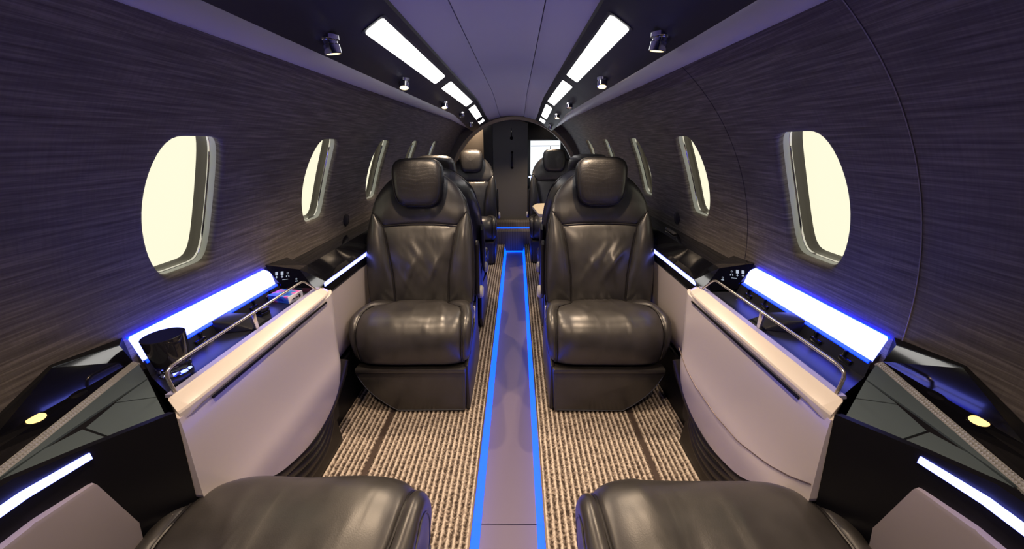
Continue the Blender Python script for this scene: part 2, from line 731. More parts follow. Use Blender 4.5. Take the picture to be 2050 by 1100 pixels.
# ceiling light panels
PN = Vector((PSU_S, 0, -1)).normalized()   # pointing down/outboard normal for +x side is (-?)
spans = [(0.985, 1.765, 'long'), (1.905, 2.79, 'middle'), (2.93, 3.75, 'short far')]
lab = {0: 'long frosted ceiling light panel on the %s, nearest of its row', 1: 'middle frosted light panel in the %s ceiling row',
       2: 'farthest frosted light panel in the %s ceiling row above the bulkhead', 3: 'frosted ceiling light panel on the %s above the front seat'}
for s in (-1, 1):
    for i, (y0, y1, nm) in enumerate(spans):
        e = thing('ceiling_light', lab[i] % SIDE[s], 'ceiling light', (CX + s * 0.287, (y0 + y1) / 2, psu(0.287) + cdrop((y0 + y1) / 2)), 0, 'ceiling light panels')
        O = Vector(e.location)
        for part, gx, gy, d0, d1, mt in (('bezel', 0.006, 0.010, -0.0015, 0.006, 'psu_dark'), ('diffuser', 0.0, 0.0, -0.003, 0.004, 'ceiling_panel')):
            P, Q = [], []
            n = 24
            hw, hy, rc = 0.0235 + gx, (y1 - y0) / 2 + gy, 0.012
            for k in range(n):
                t = 2 * pi * (k + 0.5) / n
                sx, sy = math.copysign(1, cos(t)), math.copysign(1, sin(t))
                px, py = sx * (hw - rc) + rc * cos(t), sy * (hy - rc) + rc * sin(t)
                x = 0.287 + px
                y = (y0 + y1) / 2 + py
                P.append(Vector((CX + s * x, y, psu(x) + cdrop(y) + d0)) - O)
                Q.append(Vector((CX + s * x, y, psu(x) + cdrop(y) + d1)) - O)
            F = [tuple(range(n)), tuple(range(2 * n - 1, n - 1, -1))]
            F += [(k, (k + 1) % n, n + (k + 1) % n, n + k) for k in range(n)]
            mk(part, P + Q, F, mt, e)

# reading lamps / air outlets
LAMPS = {-1: [(0.905, 1), (1.45, 1), (2.22, 1), (2.88, 0), (3.42, 1), (0.34, 1)], 1: [(0.915, 1), (1.475, 1), (2.34, 0), (3.02, 1), (3.62, 1), (0.34, 1)]}  # last entry per side: added out of view to warm the near seats
lampn = {0: 'big chrome reading lamp on the %s ceiling, nearest to the viewer', 1: 'second chrome reading lamp on the %s ceiling with a glowing lens',
         2: 'third small chrome ceiling fitting on the %s from the front', 3: 'fourth small chrome ceiling fitting on the %s from the front',
         4: 'farthest tiny chrome reading lamp on the %s ceiling by the bulkhead',
         5: 'added unseen lamp brightening the front %s seat at the bottom of the view'}
for s in (-1, 1):
    for i, (y, lit) in enumerate(LAMPS[s]):
        x = 0.36
        base = Vector((CX + s * x, y, psu(x) + cdrop(y)))
        e = thing('reading_lamp', lampn[i] % SIDE[s], 'lamp', base, 0, 'ceiling reading lamps')
        ax = Vector((s * -0.10, 0.12 if y < 1.2 else (-0.36 if y < 3.1 else 0.25), -1)).normalized()
        rot = ax.to_track_quat('-Z', 'Y').to_matrix().to_4x4()
        k = 1.0
        lathe('socket', [(0.0, 0.004), (0.021 * k, 0.004), (0.021 * k, -0.004), (0.016 * k, -0.007), (0.0, -0.007)], 'chrome', e, 24)
        lathe('barrel', [(0.0, -0.002), (0.0155, -0.002), (0.0155, -0.012), (0.018, -0.014), (0.018, -0.030), (0.0155, -0.031), (0.0155, -0.027), (0, -0.027)], 'chrome', e, 24, rot)
        lathe('lens', [(0.0, -0.0300), (0.010, -0.0295), (0.0152, -0.0285), (0.0152, -0.0255), (0, -0.0255)], 'lamp_warm' if lit else 'chrome', e, 20, rot)
        if lit:
            ld = bpy.data.lights.new('reading_lamp_light', 'SPOT')
            ld.energy = SPOT_W
            ld.color = (1.0, 0.74, 0.50)
            ld.spot_size = radians(105)
            ld.spot_blend = 0.9
            ld.shadow_soft_size = 0.012
            lo = bpy.data.objects.new('reading_lamp_light', ld)
            COL.objects.link(lo)
            lo.parent = e
            lo.location = ax * 0.037
            lo.rotation_euler = ax.to_track_quat('-Z', 'Y').to_euler()

# ------------------------------------------------------------------ floor
XA = 0.112                     # half width of the sunken aisle
YSTEP = 3.84
fl = thing('floor', None, None, (0, 0, 0), 0, None, 'structure')
box('aisle_panel', (-XA - 0.01, XA + 0.01), (YB, 0.80), (-0.12, -0.09), 'aisle_floor', fl)
box('aisle_panel', (-XA - 0.01, XA + 0.01), (0.803, YSTEP), (-0.12, -0.09), 'aisle_floor', fl)
box('subfloor', (-0.76, 0.76), (YB, YE + 0.9), (-0.16, -0.125), 'satin_black', fl)


def carpet(x0, x1, y0, y1):
    V, F = [], []
    n = int(round((x1 - x0) / RIB * 8))
    ys = [lerp(y0, y1, k / 6) for k in range(7)]
    for y in ys:
        for i in range(n + 1):
            x = lerp(x0, x1, i / n)
            V.append((x, y, 0.0 + 0.0035 * (cos(2 * pi * x / RIB) - 1)))
    W = n + 1
    for j in range(len(ys) - 1):
        for i in range(n):
            F.append((j * W + i, j * W + i + 1, (j + 1) * W + i + 1, (j + 1) * W + i))
    # sides and bottom
    o = len(V)
    V += [(x0, y0, -0.03), (x1, y0, -0.03), (x1, y1, -0.03), (x0, y1, -0.03)]
    F.append((o, o + 1, o + 2, o + 3))
    F.append(tuple(range(0, W)) + (o + 1, o))
    m = (len(ys) - 1) * W
    F.append(tuple(range(m, m + W)) + (o + 2, o + 3))
    F.append(tuple(j * W for j in range(len(ys))) + (o + 3, o))
    F.append(tuple(j * W + n for j in range(len(ys))) + (o + 2, o + 1))
    c = mk('carpet', V, F, 'carpet_rib', fl)
    sharp(c, 60)
    tag(c, None, None, None, 'stuff')


for s in (-1, 1):
    for a, b in ((XA, 0.486), (0.503, 0.735)):
        x0, x1 = sorted((s * a, s * b))
        carpet(x0, x1, YB, YSTEP)
    x0, x1 = sorted((s * 0.486, s * 0.503))
    box('seat_track', (x0, x1), (YB, YSTEP), (-0.03, -0.004), 'track_brown', fl)
    # lit riser of the aisle
    extrude_profile('aisle_light_strip', [(XA - 0.002, -0.010), (XA - 0.024, -0.089), (XA + 0.008, -0.089), (XA + 0.008, -0.010)], YB, YSTEP - 0.02, 'aisle_led', fl, s)
    x0, x1 = sorted((s * (XA - 0.006), s * (XA + 0.003)))
    box('carpet_edge', (x0, x1), (YB, YSTEP), (-0.012, -0.001), 'track_brown', fl, 0.002)
    x0, x1 = sorted((s * XA, s * 0.735))
    box('floor_deck', (x0, x1), (YB, YSTEP), (-0.09, -0.03), 'satin_black', fl)
# steps at the aft end
box('step', (-0.735, 0.735), (YSTEP, 4.0), (-0.12, 0.145), 'carpet_dark', fl, 0.006)
box('step_light', (-0.10, 0.10), (YSTEP - 0.006, YSTEP - 0.001), (-0.088, -0.072), 'aisle_led', fl)
box('step_light', (-0.20, 0.20), (3.992, 3.998), (0.146, 0.156), 'aisle_led', fl)
box('step', (-0.735, 0.735), (4.0, 4.9), (-0.12, 0.215), 'carpet_dark', fl, 0.006)

# ------------------------------------------------------------------ aft bulkhead and vestibule
YBH = 4.0
n = 40
V, F = [], []
for y in (YBH, YBH + 0.06):
    for k in range(n + 1):
        a = pi * k / n
        for r in (0.56, 0.80):
            rx = r if r > 0.7 else 0.700
            V.append((rx * cos(a), y, (0.62 if r < 0.7 else 0.66) + (rx if r > 0.7 else 0.690) * sin(a)))
W = 2 * (n + 1)
for k in range(n):
    a, b = 2 * k, 2 * k + 2
    F += [(a, a + 1, b + 1, b), (W + a, W + b, W + b + 1, W + a + 1), (a, b, W + b, W + a), (a + 1, W + a + 1, W + b + 1, b + 1)]
o = sharp(mk('wall_aft', V, F, 'wall_weave'), 40)
tag(o, None, None, None, 'structure')
for s in (-1, 1):
    x0, x1 = sorted((s * 0.700, s * 0.76))
    box('bulkhead_side', (x0, x1), (YBH, YBH + 0.06), (0.1, 0.66), 'wall_weave', o)
# tan arch lining just behind
P = []
for k in range(n + 1):
    a = pi * (0.04 + 0.92 * k / n)
    P.append((0.705 * cos(a), YBH + 0.085, 0.62 + 0.695 * sin(a)))
V, F = [], []
for p in P:
    d = Vector((p[0], 0, p[2] - 0.6)).normalized()
    for y in (YBH + 0.061, YBH + 0.14):
        V += [(p[0], y, p[2]), (p[0] - 0.035 * d.x, y, p[2] - 0.035 * d.z)]
for k in range(n):
    a, b = 4 * k, 4 * k + 4
    F += [(a, a + 1, b + 1, b), (a + 1, a + 3, b + 3, b + 1), (a + 3, a + 2, b + 2, b + 3), (a + 2, a, b, b + 2)]
o = sharp(mk('trim_5', V, F, 'arch_tan'), 40)
tag(o, None, None, None, 'structure')
# vestibule shell
o = box('wall_vestibule', (-0.78, 0.78), (4.95, 5.0), (0.1, 1.45), 'dark_wall')
tag(o, None, None, None, 'structure')
o = box('ceiling_vestibule', (-0.78, 0.78), (4.06, 4.95), (1.36, 1.40), 'dark_wall')
tag(o, None, None, None, 'structure')
for s in (-1, 1):
    x0, x1 = sorted((s * 0.735, s * 0.78))
    o = box('wall_vestibule_' + SIDE[s], (x0, x1), (4.06, 4.95), (0.1, 1.40), 'dark_wall')
    tag(o, None, None, None, 'structure')
# left partition
p = thing('partition', 'taupe partition panel with a tall slim handle behind the far left seat', 'partition', (-0.46, 4.22, 0.215))
box('panel', (-0.20, 0.155), (0, 0.03), (0, 1.12), 'taupe', p, 0.004)
box('post', (0.157, 0.172), (-0.005, 0.03), (0, 1.12), 'chrome', p, 0.003)
box('latch', (0.14, 0.153), (-0.012, 0), (0.76, 0.79), 'chrome', p, 0.003)
# door
d = thing('door_1', None, None, (-0.04, 4.14, 0.216), 0, None, 'structure')
pl = [(-0.19, 0, 0.0), (0.186, 0, 0.0), (0.186, 0, 1.03)]
for k in range(1, 12):
    t = k / 12
    pl.append((lerp(0.186, -0.19, t), 0, 1.03 + 0.035 * sin(pi * t)))
pl.append((-0.19, 0, 1.03))
slab('leaf', pl, (0, 0.035, 0), 'door_grey', d)
tube('edge_trim', [(q[0], -0.001, q[2]) for q in pl[2:]], 0.004, 'track_brown', d, 6)
b = lathe('keyhole', [(0, 0.0), (0.018, 0.0), (0.018, 0.006), (0, 0.006)], 'gloss_black', d, 18, Matrix.Translation((0.012, 0.0, 0.885)) @ Matrix.Rotation(pi / 2, 4, 'X'))
box('pointer', (0.008, 0.016), (-0.005, 0), (0.89, 0.985), 'gloss_black', d, 0.002)
tube('pull_handle', [(0.016, -0.002, 0.735), (0.016, -0.02, 0.725), (0.016, -0.022, 0.65), (0.016, -0.02, 0.60), (0.016, -0.002, 0.585)], 0.0075, 'gloss_black', d, 8)
for zz in (0.74, 0.58):
    lathe('handle_boss', [(0, 0), (0.015, 0), (0.013, 0.008), (0, 0.008)], 'gloss_black', d, 16, Matrix.Translation((0.016, 0, zz)) @ Matrix.Rotation(pi / 2, 4, 'X'))
o = box('door_post', (-0.335, -0.235), (4.16, 4.24), (0.216, 1.32), 'dark_wall')
tag(o, 'dark upright post between the taupe partition and the grey door', 'post')
# right-hand galley: dark header, bright backlit panel
g = thing('galley_light_panel', 'bright white backlit galley panel right of the grey door', 'light panel', (0.40, 4.5, 0.75))
box('lit_panel', (-0.21, 0.14), (0, 0.02), (-0.2, 0.325), 'lav_light', g)
box('shelf_bar', (-0.205, 0.13), (-0.012, 0.0), (0.262, 0.270), 'silver_satin', g)
box('hook', (0.018, 0.026), (-0.02, -0.005), (0.225, 0.27), 'chrome', g, 0.002)
o = box('galley_header', (0.155, 0.44), (4.40, 4.48), (1.085, 1.33), 'satin_black')
tag(o, 'black overhead galley locker above the bright panel', 'locker')
gc = thing('galley_cabinet', 'dark galley cabinet below the bright panel with a small lit tap ledge', 'cabinet', (0.40, 4.42, 0.216))
box('body', (-0.235, 0.30), (0, 0.3), (0, 0.32), 'satin_black', gc, 0.006)
box('ledge', (-0.235, -0.10), (-0.20, -0.02), (0.46, 0.49), 'gloss_black', gc, 0.004)
box('ledge_light', (-0.238, -0.12), (-0.206, -0.20), (0.463, 0.482), 'strip_light', gc)
o = box('galley_partition', (0.72, 0.734), (4.3, 4.5), (0.216, 1.2), 'arch_tan')
tag(o, 'tan upright panel on the right edge of the galley opening', 'panel')

for s in (-1, 1):  # added lamps, unseen, to brighten the door and partition
    t = thing('vestibule_fill', 'added ceiling lamp brightening the aft vestibule on the %s' % SIDE[s], 'lamp', (s * 0.42, 4.10, 1.352))
    lathe('bezel', [(0, 0.0), (0.035, 0.0), (0.035, -0.008), (0.028, -0.010), (0.026, -0.006)], 'chrome', t, 24)
    lathe('lens', [(0, -0.009), (0.026, -0.007), (0.026, -0.003), (0, -0.003)], 'lamp_warm', t, 24)
    ld = bpy.data.lights.new('vestibule_fill_light', 'SPOT')
    ld.energy = 9.0
    ld.color = (1.0, 0.85, 0.66)
    ld.spot_size = radians(150)
    ld.spot_blend = 0.9
    ld.shadow_soft_size = 0.025
    lo = bpy.data.objects.new('vestibule_fill_light', ld)
    COL.objects.link(lo)
    lo.parent = t
    lo.location = (0, 0, -0.014)
# cockpit end behind the viewer
o = box('wall_front', (-0.78, 0.78), (YB - 0.05, YB), (-0.16, 1.45), 'dark_wall')
tag(o, None, None, None, 'structure')


# ------------------------------------------------------------------ side ledges, consoles
def sv(s, p):
    return (s * p[0], p[1], p[2])


STRIP_H = 0.008
for s in (-1, 1):
    sd = SIDE[s]
    # --- far ledge running past the seats
    e = thing('side_ledge', 'black side ledge with a thin blue light line beside the %s seats' % sd, 'ledge', (s * 0.67, 1.1, 0))
    O = Vector(e.location)
    prof = [(0.734, 0.685), (0.672, 0.672), (0.636, 0.628), (0.628, 0.614), (0.628, 0.590), (0.633, 0.562), (0.734, 0.556)]
    o = extrude_profile('body', [(p[0], p[1]) for p in prof], 1.128, 3.75, 'gloss_black', e, s)
    o.location = -O
    o = extrude_profile('light_strip', [(0.6285, 0.609), (0.6245, 0.608), (0.6245, 0.596), (0.6285, 0.595)], 1.13, 3.74, 'strip_light', e, s)
    o.location = -O
    # pale wainscot below
    e = thing('wainscot_panel', 'pale grey wainscot panel under the %s ledge beside the facing seat' % sd, 'panel', (s * 0.67, 1.1, 0))
    O = Vector(e.location)
    prof = [(0.637, 0.553), (0.643, 0.40), (0.655, 0.31), (0.69, 0.24), (0.70, 0.24), (0.70, 0.553)]
    o = extrude_profile('panel', prof, 1.085, 3.75, 'side_panel', e, s, True, True)
    o.location = -O
    o = extrude_profile('kick_plate', [(0.70, 0.24), (0.67, 0.23), (0.68, 0.0), (0.734, 0.0), (0.734, 0.24)], 1.085, 3.75, 'satin_black', e, s)
    o.location = -O

    # --- white console between the facing seats
    e = thing('side_console', 'white %s side console with drinks tray, rail and broad blue-white light' % sd, 'console', (s * 0.64, 0.77, 0))
    O = Vector(e.location)
    Y0, Y1 = 0.492, 1.075

    def zb(y):
        return piece(y, [(0.40, 0.47), (0.492, 0.42), (0.58, 0.345), (0.69, 0.245), (0.78, 0.20), (0.86, 0.168), (0.95, 0.168), (1.00, 0.195), (1.04, 0.255), (1.075, 0.34), (1.11, 0.40)])

    def zbs(y):
        return (zb(y - 0.03) + zb(y) + zb(y + 0.03)) / 3

    def xface(z):
        return 0.557 + 0.016 * sstep((0.62 - z) / 0.25) + 0.05 * max(0, (0.36 - z) / 0.2) ** 1.5

    def face(u, v):
        y = lerp(Y0, Y1, u)
        z = lerp(0.606, zbs(y), v)
        x = xface(z)
        tb = max(0, (y - 1.02) / 0.055)
        x += 0.02 * tb * tb
        return Vector((s * x, y, z)) - O
    grid_mesh('front_panel', face, 36, 24, 'console_white', e, thick=0.02, flip=(s < 0))
    # inner body
    def inner_prof():
        return [(0.575, 0.605), (0.73, 0.605), (0.73, 0.10), (0.635, 0.10), (0.60, 0.38)]
    o = extrude_profile('carcass', inner_prof(), 0.59, Y1 - 0.006, 'satin_black', e, s)
    o.location = -O
    # ribs of the plinth: nested bars following the keel of the panel
    for k in range(4):
        pts = []
        for q in range(33):
            y = lerp(0.585, Y1 + 0.012, q / 32)
            z = zbs(y) - 0.020 - 0.034 * k * (1 - 0.25 * max(0, (y - 0.95) / 0.1))
            yy = y + 0.006 * k * max(0, (y - 0.9) / 0.15)
            z = max(z, 0.02)
            x = xface(max(z, 0.16)) + 0.012 + 0.004 * k
            pts.append(Vector((s * x, yy, z)) - O)
        tube('plinth_rib', pts, 0.016, 'rib_black', e, 8)
    o = extrude_profile('plinth', [(0.645, 0.17), (0.73, 0.17), (0.73, 0.0), (0.632, 0.0)], 0.60, Y1 - 0.02, 'rib_black', e, s)
    o.location = -O
    # crease between upper and lower front
    if s > 0:
        pts = []
        for q in range(25):
            y = lerp(0.496, 1.06, q / 24)
            z = piece(y, [(0.496, 0.455), (0.54, 0.422), (0.60, 0.388), (0.70, 0.352), (0.80, 0.340), (0.92, 0.345), (1.0, 0.365), (1.06, 0.40)])
            z = max(z, zbs(y) + 0.004)
            pts.append(Vector((s * (xface(z) - 0.0002), y, z)) - O)
        tube('panel_joint', pts, 0.0014, 'track_brown', e, 6)
    # slit of the stowed table
    box('table_slot', tuple(sorted((s * 0.5545 - O.x, s * 0.575 - O.x))), (0.56 - O.y, 1.0 - O.y), (0.5935, 0.5985), 'satin_black', e)
    # rim
    prof = [(0.560, 0.598), (0.5545, 0.606), (0.5535, 0.614), (0.5555, 0.6185), (0.580, 0.6315), (0.585, 0.6335), (0.588, 0.608)]
    V, F = [], []
    rys = [Y0 + 0.003, Y0 + 0.022, 0.54, 0.9, 1.0, 1.035, 1.06]
    rdx = [0.004, 0.001, 0, 0, 0.003, 0.010, 0.024]
    for qi, (y, dx) in enumerate(zip(rys, rdx)):
        for px, pz in prof:
            yy = y + (max(0, px - 0.556) * 0.62 if qi == 0 else 0)
            lowr = 0.010 * max(0, 1 - (y - Y0) / 0.06) if pz < 0.61 else 0
            V.append(Vector((s * (px + dx * (1 if px < 0.585 else 0.5)), yy, pz - 0.25 * dx - lowr)) - O)
    m = len(prof)
    for k in range(len(rys) - 1):
        for i in range(m):
            j = (i + 1) % m
            F.append((k * m + i, k * m + j, (k + 1) * m + j, (k + 1) * m + i))
    F += [tuple(range(m)), tuple(range((len(rys) - 1) * m, len(rys) * m))]
    bevel_mesh(mk('rim', V, F, 'rim_white', e), 0.0012)
    # tray
    o = extrude_profile('tray_lip', [(0.585, 0.6325), (0.601, 0.6322), (0.603, 0.626), (0.587, 0.624)], 0.522, 1.03, 'tray_lip', e, s)
    o.location = -O
    tp = [(0.587, 0.628), (0.683, 0.628), (0.692, 0.660), (0.733, 0.660), (0.733, 0.606), (0.587, 0.606)]
    V = [Vector(sv(s, (px, 0.520 + (px - 0.587) * 0.62, pz))) - O for px, pz in tp] + [Vector(sv(s, (px, 0.998, pz))) - O for px, pz in tp]
    F = [tuple(range(6)), tuple(range(6, 12))] + [(k, (k + 1) % 6, 6 + (k + 1) % 6, 6 + k) for k in range(6)]
    mk('tray', V, F, 'tray_black', e)
    # divider wedge
    pl = [(0.603, 0.765, 0.6285), (0.684, 0.745, 0.6285), (0.694, 0.745, 0.661), (0.655, 0.765, 0.650)]
    o = slab('divider', [sv(s, q) for q in pl], (0, 0.05, 0), 'tray_black', e, 0.003)
    o.location = -O
    # cup clips on the back wall of the tray
    for yc in (0.625, 0.70, 0.875, 0.945):
        c = box('cup_clip', tuple(sorted((s * 0.680 - O.x, s * 0.691 - O.x))), (yc - 0.014 - O.y, yc + 0.014 - O.y), (0.632, 0.643), 'gloss_black', e, 0.004)
        q = box('clip_tongue', tuple(sorted((s * 0.683 - O.x, s * 0.692 - O.x))), (yc + 0.004 - O.y, yc + 0.009 - O.y), (0.643, 0.656), 'gloss_black', c, 0.002)
    # broad light
    pl = [(0.693, 0.588, 0.662), (0.7265, 0.606, 0.7015), (0.7265, 1.003, 0.7015), (0.716, 1.014, 0.689), (0.693, 0.990, 0.662)]
    o = slab('light_strip', [sv(s, q) for q in pl], (s * 0.004, 0, -0.006), 'strip_light', e)
    o.location = -O
    for ed in [[(0.6885, 0.588, 0.656), (0.6922, 0.588, 0.6612), (0.6922, 0.992, 0.6612), (0.6885, 0.992, 0.656)]]:
        o = slab('halo_edge', [sv(s, q) for q in ed], (s * 0.002, 0, -0.003), 'strip_halo', e)  # added glowing bar imitating the blue halo below the light
        o.location = -O
    o = slab('wall_glow_helper', [sv(s, q) for q in ((0.7268, 0.606, 0.7000), (0.7335, 0.606, 0.7000), (0.7335, 1.006, 0.7000), (0.7268, 1.006, 0.7000))], (0, 0, -0.004), 'wall_glow_emit', e)  # added emitter that lays the blue glow on the wall
    o.location = -O
    # rail
    pts = [(0.588, 0.528, 0.632), (0.5885, 0.526, 0.655), (0.589, 0.526, 0.667), (0.59, 0.530, 0.675), (0.59, 0.540, 0.680), (0.59, 0.56, 0.681)]
    pts += [(0.59, lerp(0.56, 0.935, k / 6), 0.681) for k in range(1, 7)]
    pts += [(0.59, 0.953, 0.6805), (0.589, 0.965, 0.676), (0.588, 0.985, 0.658), (0.587, 1.008, 0.635)]
    tube('rail', [Vector(sv(s, q)) - O for q in pts], 0.0030, 'rail_metal', e, 10)
    pl = [(0.588, 0.742, 0.683), (0.588, 0.757, 0.683), (0.600, 0.772, 0.633), (0.600, 0.762, 0.633)]
    o = slab('rail_bracket', [sv(s, q) for q in pl], (s * 0.006, 0, 0), 'rail_metal', e, 0.001)
    o.location = -O

    # --- socket panel at the far end of the console
    e = thing('socket_panel', 'faceted black socket panel with glowing icons at the far end of the %s console' % sd, 'socket panel', (s * 0.66, 1.03, 0.6))
    O = Vector(e.location)
    a = [(0.728, 1.015, 0.712), (0.640, 1.035, 0.690), (0.585, 1.065, 0.640), (0.592, 1.025, 0.615), (0.700, 0.998, 0.640)]
    bk = [(0.734, 1.13, 0.700), (0.672, 1.125, 0.674), (0.622, 1.125, 0.625), (0.625, 1.125, 0.612), (0.734, 1.125, 0.612)]
    V = [Vector(sv(s, q)) - O for q in a + bk]
    F = [(0, 1, 2, 3, 4), (5, 6, 7, 8, 9)] + [(i, (i + 1) % 5, 5 + (i + 1) % 5, 5 + i) for i in range(5)]
    bm_o = mk('body', V, F, 'gloss_black', e)
    bm_ = bmesh.new()
    bm_.from_mesh(bm_o.data)
    bmesh.ops.triangulate(bm_, faces=[f for f in bm_.faces if len(f.verts) > 4])
    bm_.to_mesh(bm_o.data)
    bm_.free()
    # icons on the slanted face, given as (x, z) on the panel
    def onface(x, z):
        for tri in ((0, 1, 4), (1, 3, 4), (1, 2, 3)):
            (x1, y1, z1), (x2, y2, z2), (x3, y3, z3) = [a[t_] for t_ in tri]
            den = (z2 - z3) * (x1 - x3) + (x3 - x2) * (z1 - z3)
            l1 = ((z2 - z3) * (x - x3) + (x3 - x2) * (z - z3)) / den
            l2 = ((z3 - z1) * (x - x3) + (x1 - x3) * (z - z3)) / den
            l3 = 1 - l1 - l2
            if min(l1, l2, l3) > -0.02:
                break
        return Vector((s * x, l1 * y1 + l2 * y2 + l3 * y3 - 0.0012, z)) - O

    def icon(nm, xc, zc, wx, wz):
        q = [onface(xc - wx / 2, zc - wz / 2), onface(xc + wx / 2, zc - wz / 2), onface(xc + wx / 2, zc + wz / 2), onface(xc - wx / 2, zc + wz / 2)]
        slab(nm, q, (0, 0.004, 0), 'icon_glow', e)

    def ringicon(nm, xc, zc, rr_, a0, a1, tr):
        tube(nm, [onface(xc + rr_ * cos(t_), zc + rr_ * sin(t_)) for t_ in [lerp(a0, a1, k / 12) for k in range(13)]], tr, 'icon_glow', e, 5)
    for xu in (0.699, 0.685):
        icon('usb_port', xu, 0.6845, 0.0062, 0.0095)
        icon('usb_mark', xu, 0.6745, 0.0010, 0.0065)
        icon('usb_mark', xu, 0.6740, 0.0050, 0.0012)
    ringicon('jack', 0.6705, 0.684, 0.0020, 0, 2 * pi, 0.0004)
    ringicon('headphone_mark', 0.6705, 0.6745, 0.0030, 0, pi, 0.0006)
    icon('headphone_mark', 0.6735, 0.6735, 0.0016, 0.0034)
    icon('headphone_mark', 0.6675, 0.6735, 0.0016, 0.0034)
    icon('slot_line', 0.677, 0.6655, 0.014, 0.0008)
    ringicon('jack', 0.648, 0.664, 0.0020, 0, 2 * pi, 0.0004)
    icon('jack_mark', 0.648, 0.6575, 0.0065, 0.0018)

    # --- near black side wall with thin light and grey pad
    e = thing('sidewall_ledge', 'black side panel with a blue light line beside the front %s seat' % sd, 'panel', (s * 0.64, 0.2, 0))
    O = Vector(e.location)
    top = [(0.5585, 0.491, 0.620), (0.606, 0.405, 0.632), (0.619, 0.335, 0.650), (0.622, 0.2, 0.656), (0.622, -0.6, 0.656)]
    bot = [(0.64, 0.491, 0.0), (0.69, 0.405, 0.0), (0.69, 0.335, 0.0), (0.69, 0.2, 0.0), (0.69, -0.6, 0.0)]
    V = []
    for t_, b_ in zip(top, bot):
        mid = [lerp(t_[k], b_[k], 0.3) for k in range(3)]
        V += [Vector(sv(s, t_)) - O, Vector(sv(s, mid)) - O, Vector(sv(s, b_)) - O,
              Vector(sv(s, (t_[0] + 0.012, t_[1], t_[2] + 0.001))) - O, Vector(sv(s, (b_[0] + 0.03, b_[1], b_[2]))) - O]
    F = []
    for k in range(4):
        p, q = 5 * k, 5 * k + 5
        F += [(p, p + 1, q + 1, q), (p + 1, p + 2, q + 2, q + 1), (p, q, q + 3, p + 3), (p + 3, q + 3, q + 4, p + 4), (p + 2, p + 4, q + 4, q + 2)]
    F += [(0, 1, 2, 4, 3), (20, 21, 22, 24, 23)]
    sharp(mk('body', V, F, 'satin_black', e), 30)
    pts0 = [(0.6075, 0.402, 0.6175), (0.6175, 0.335, 0.6215), (0.6205, 0.2, 0.622), (0.6205, -0.5, 0.622)]
    V, F = [], []
    for (x, y, z) in pts0:
        for dx, dz_ in ((0, 0.0055), (0, -0.0055), (0.006, -0.0055), (0.006, 0.0055)):
            V.append(Vector(sv(s, (x - 0.002 + dx, y, z + dz_))) - O)
    for k in range(3):
        for i in range(4):
            j = (i + 1) % 4
            F.append((k * 4 + i, k * 4 + j, k * 4 + 4 + j, k * 4 + 4 + i))
    F += [(0, 1, 2, 3), (12, 13, 14, 15)]
    mk('light_strip', V, F, 'strip_light', e)
    # grey pad
    pl = [(0.608, 0.396, 0.574), (0.608, 0.420, 0.452), (0.635, 0.41, 0.25), (0.645, -0.4, 0.25), (0.620, -0.4, 0.578), (0.616, 0.33, 0.578)]
    o = slab('grey_pad', [sv(s, q) for q in pl], (s * 0.02, 0, 0), 'grey_panel', e, 0.008)
    o.location = -O
    o['label'] = 'smooth grey padded panel'

    # --- open armrest top: silver tiles, beaded strip, glossy black lid
    e = thing('stowage_bin', 'faceted black and silver stowage bin with a round amber lamp on the %s' % sd, 'stowage bin', (s * 0.66, 0.45, 0.6))
    O = Vector(e.location)

    def P3(q, up=0.0):
        return Vector((s * q[0], q[1], q[2] + up)) - O
    Apt, Bpt, Cpt = Vector((0.574, 0.488, 0.612)), Vector((0.686, 0.573, 0.664)), Vector((0.664, 0.340, 0.634))

    def tri(u, v):       # u from A to B, v towards C
        return Apt + (Bpt - Apt) * u + (Cpt - Apt) * v
    gp = 0.008
    tiles = {
        'long_tile': [(1 - 0.012, 0.012), (0.70, 0.0), (0.405, 0.43), (0.19, 0.735), (0.02, 0.98)],
        'tile': [(0.68, 0.0), (0.36, 0.0), (0.48, 0.265)],
        'tile.a': [(0.345, 0.0), (0.0, 0.0), (0.0, 0.36), (0.26, 0.49), (0.468, 0.27)],
        'tile.b': [(0.0, 0.38), (0.0, 0.965), (0.175, 0.735), (0.255, 0.51)],
    }
    base = slab('tile_bed', [P3(tri(*q), -0.003) for q in ((0, 0), (1, 0), (0, 1))], (0, 0, -0.03), 'satin_black', e)
    for nm, pl in tiles.items():
        slab('tile', [P3(tri(*q)) for q in pl], (0, 0, -0.006), 'silver_satin', e)
    # beaded strip
    d_ = Cpt - Bpt
    side = Vector((0.012, 0, 0.004))
    slab('bead_rail', [P3(Bpt), P3(Bpt + side), P3(Cpt + d_ * 0.02 + side), P3(Cpt + d_ * 0.02)], (0, 0, -0.008), 'pebble_silver', e)
    V, F = [], []
    nb = 62
    for r_ in range(2):
        for k in range(nb):
            c = Bpt + d_ * ((k + 0.5 + 0.5 * r_) / nb) + side * (0.28 + 0.44 * r_) + Vector((0, 0, 0.0003))
            o_ = len(V)
            w_ = 0.0017
            for dx, dy in ((-w_, -w_), (w_, -w_), (w_, w_), (-w_, w_)):
                V.append(P3(c + Vector((dx, dy, dx * 0.33))))
            V.append(P3(c + Vector((0, 0, 0.0018))))
            F += [(o_, o_ + 1, o_ + 4), (o_ + 1, o_ + 2, o_ + 4), (o_ + 2, o_ + 3, o_ + 4), (o_ + 3, o_, o_ + 4)]
    tag(mk('beads', V, F, 'pebble_silver', e), None, None, None, 'stuff')
    # lid facets
    B2 = Bpt + side * 1.05
    C2 = Cpt + side * 1.05 + d_ * 0.02
    r1, r2, r3, r4 = Vector((0.716, 0.577, 0.700)), Vector((0.727, 0.487, 0.713)), Vector((0.731, 0.395, 0.652)), Vector((0.722, 0.28, 0.634))
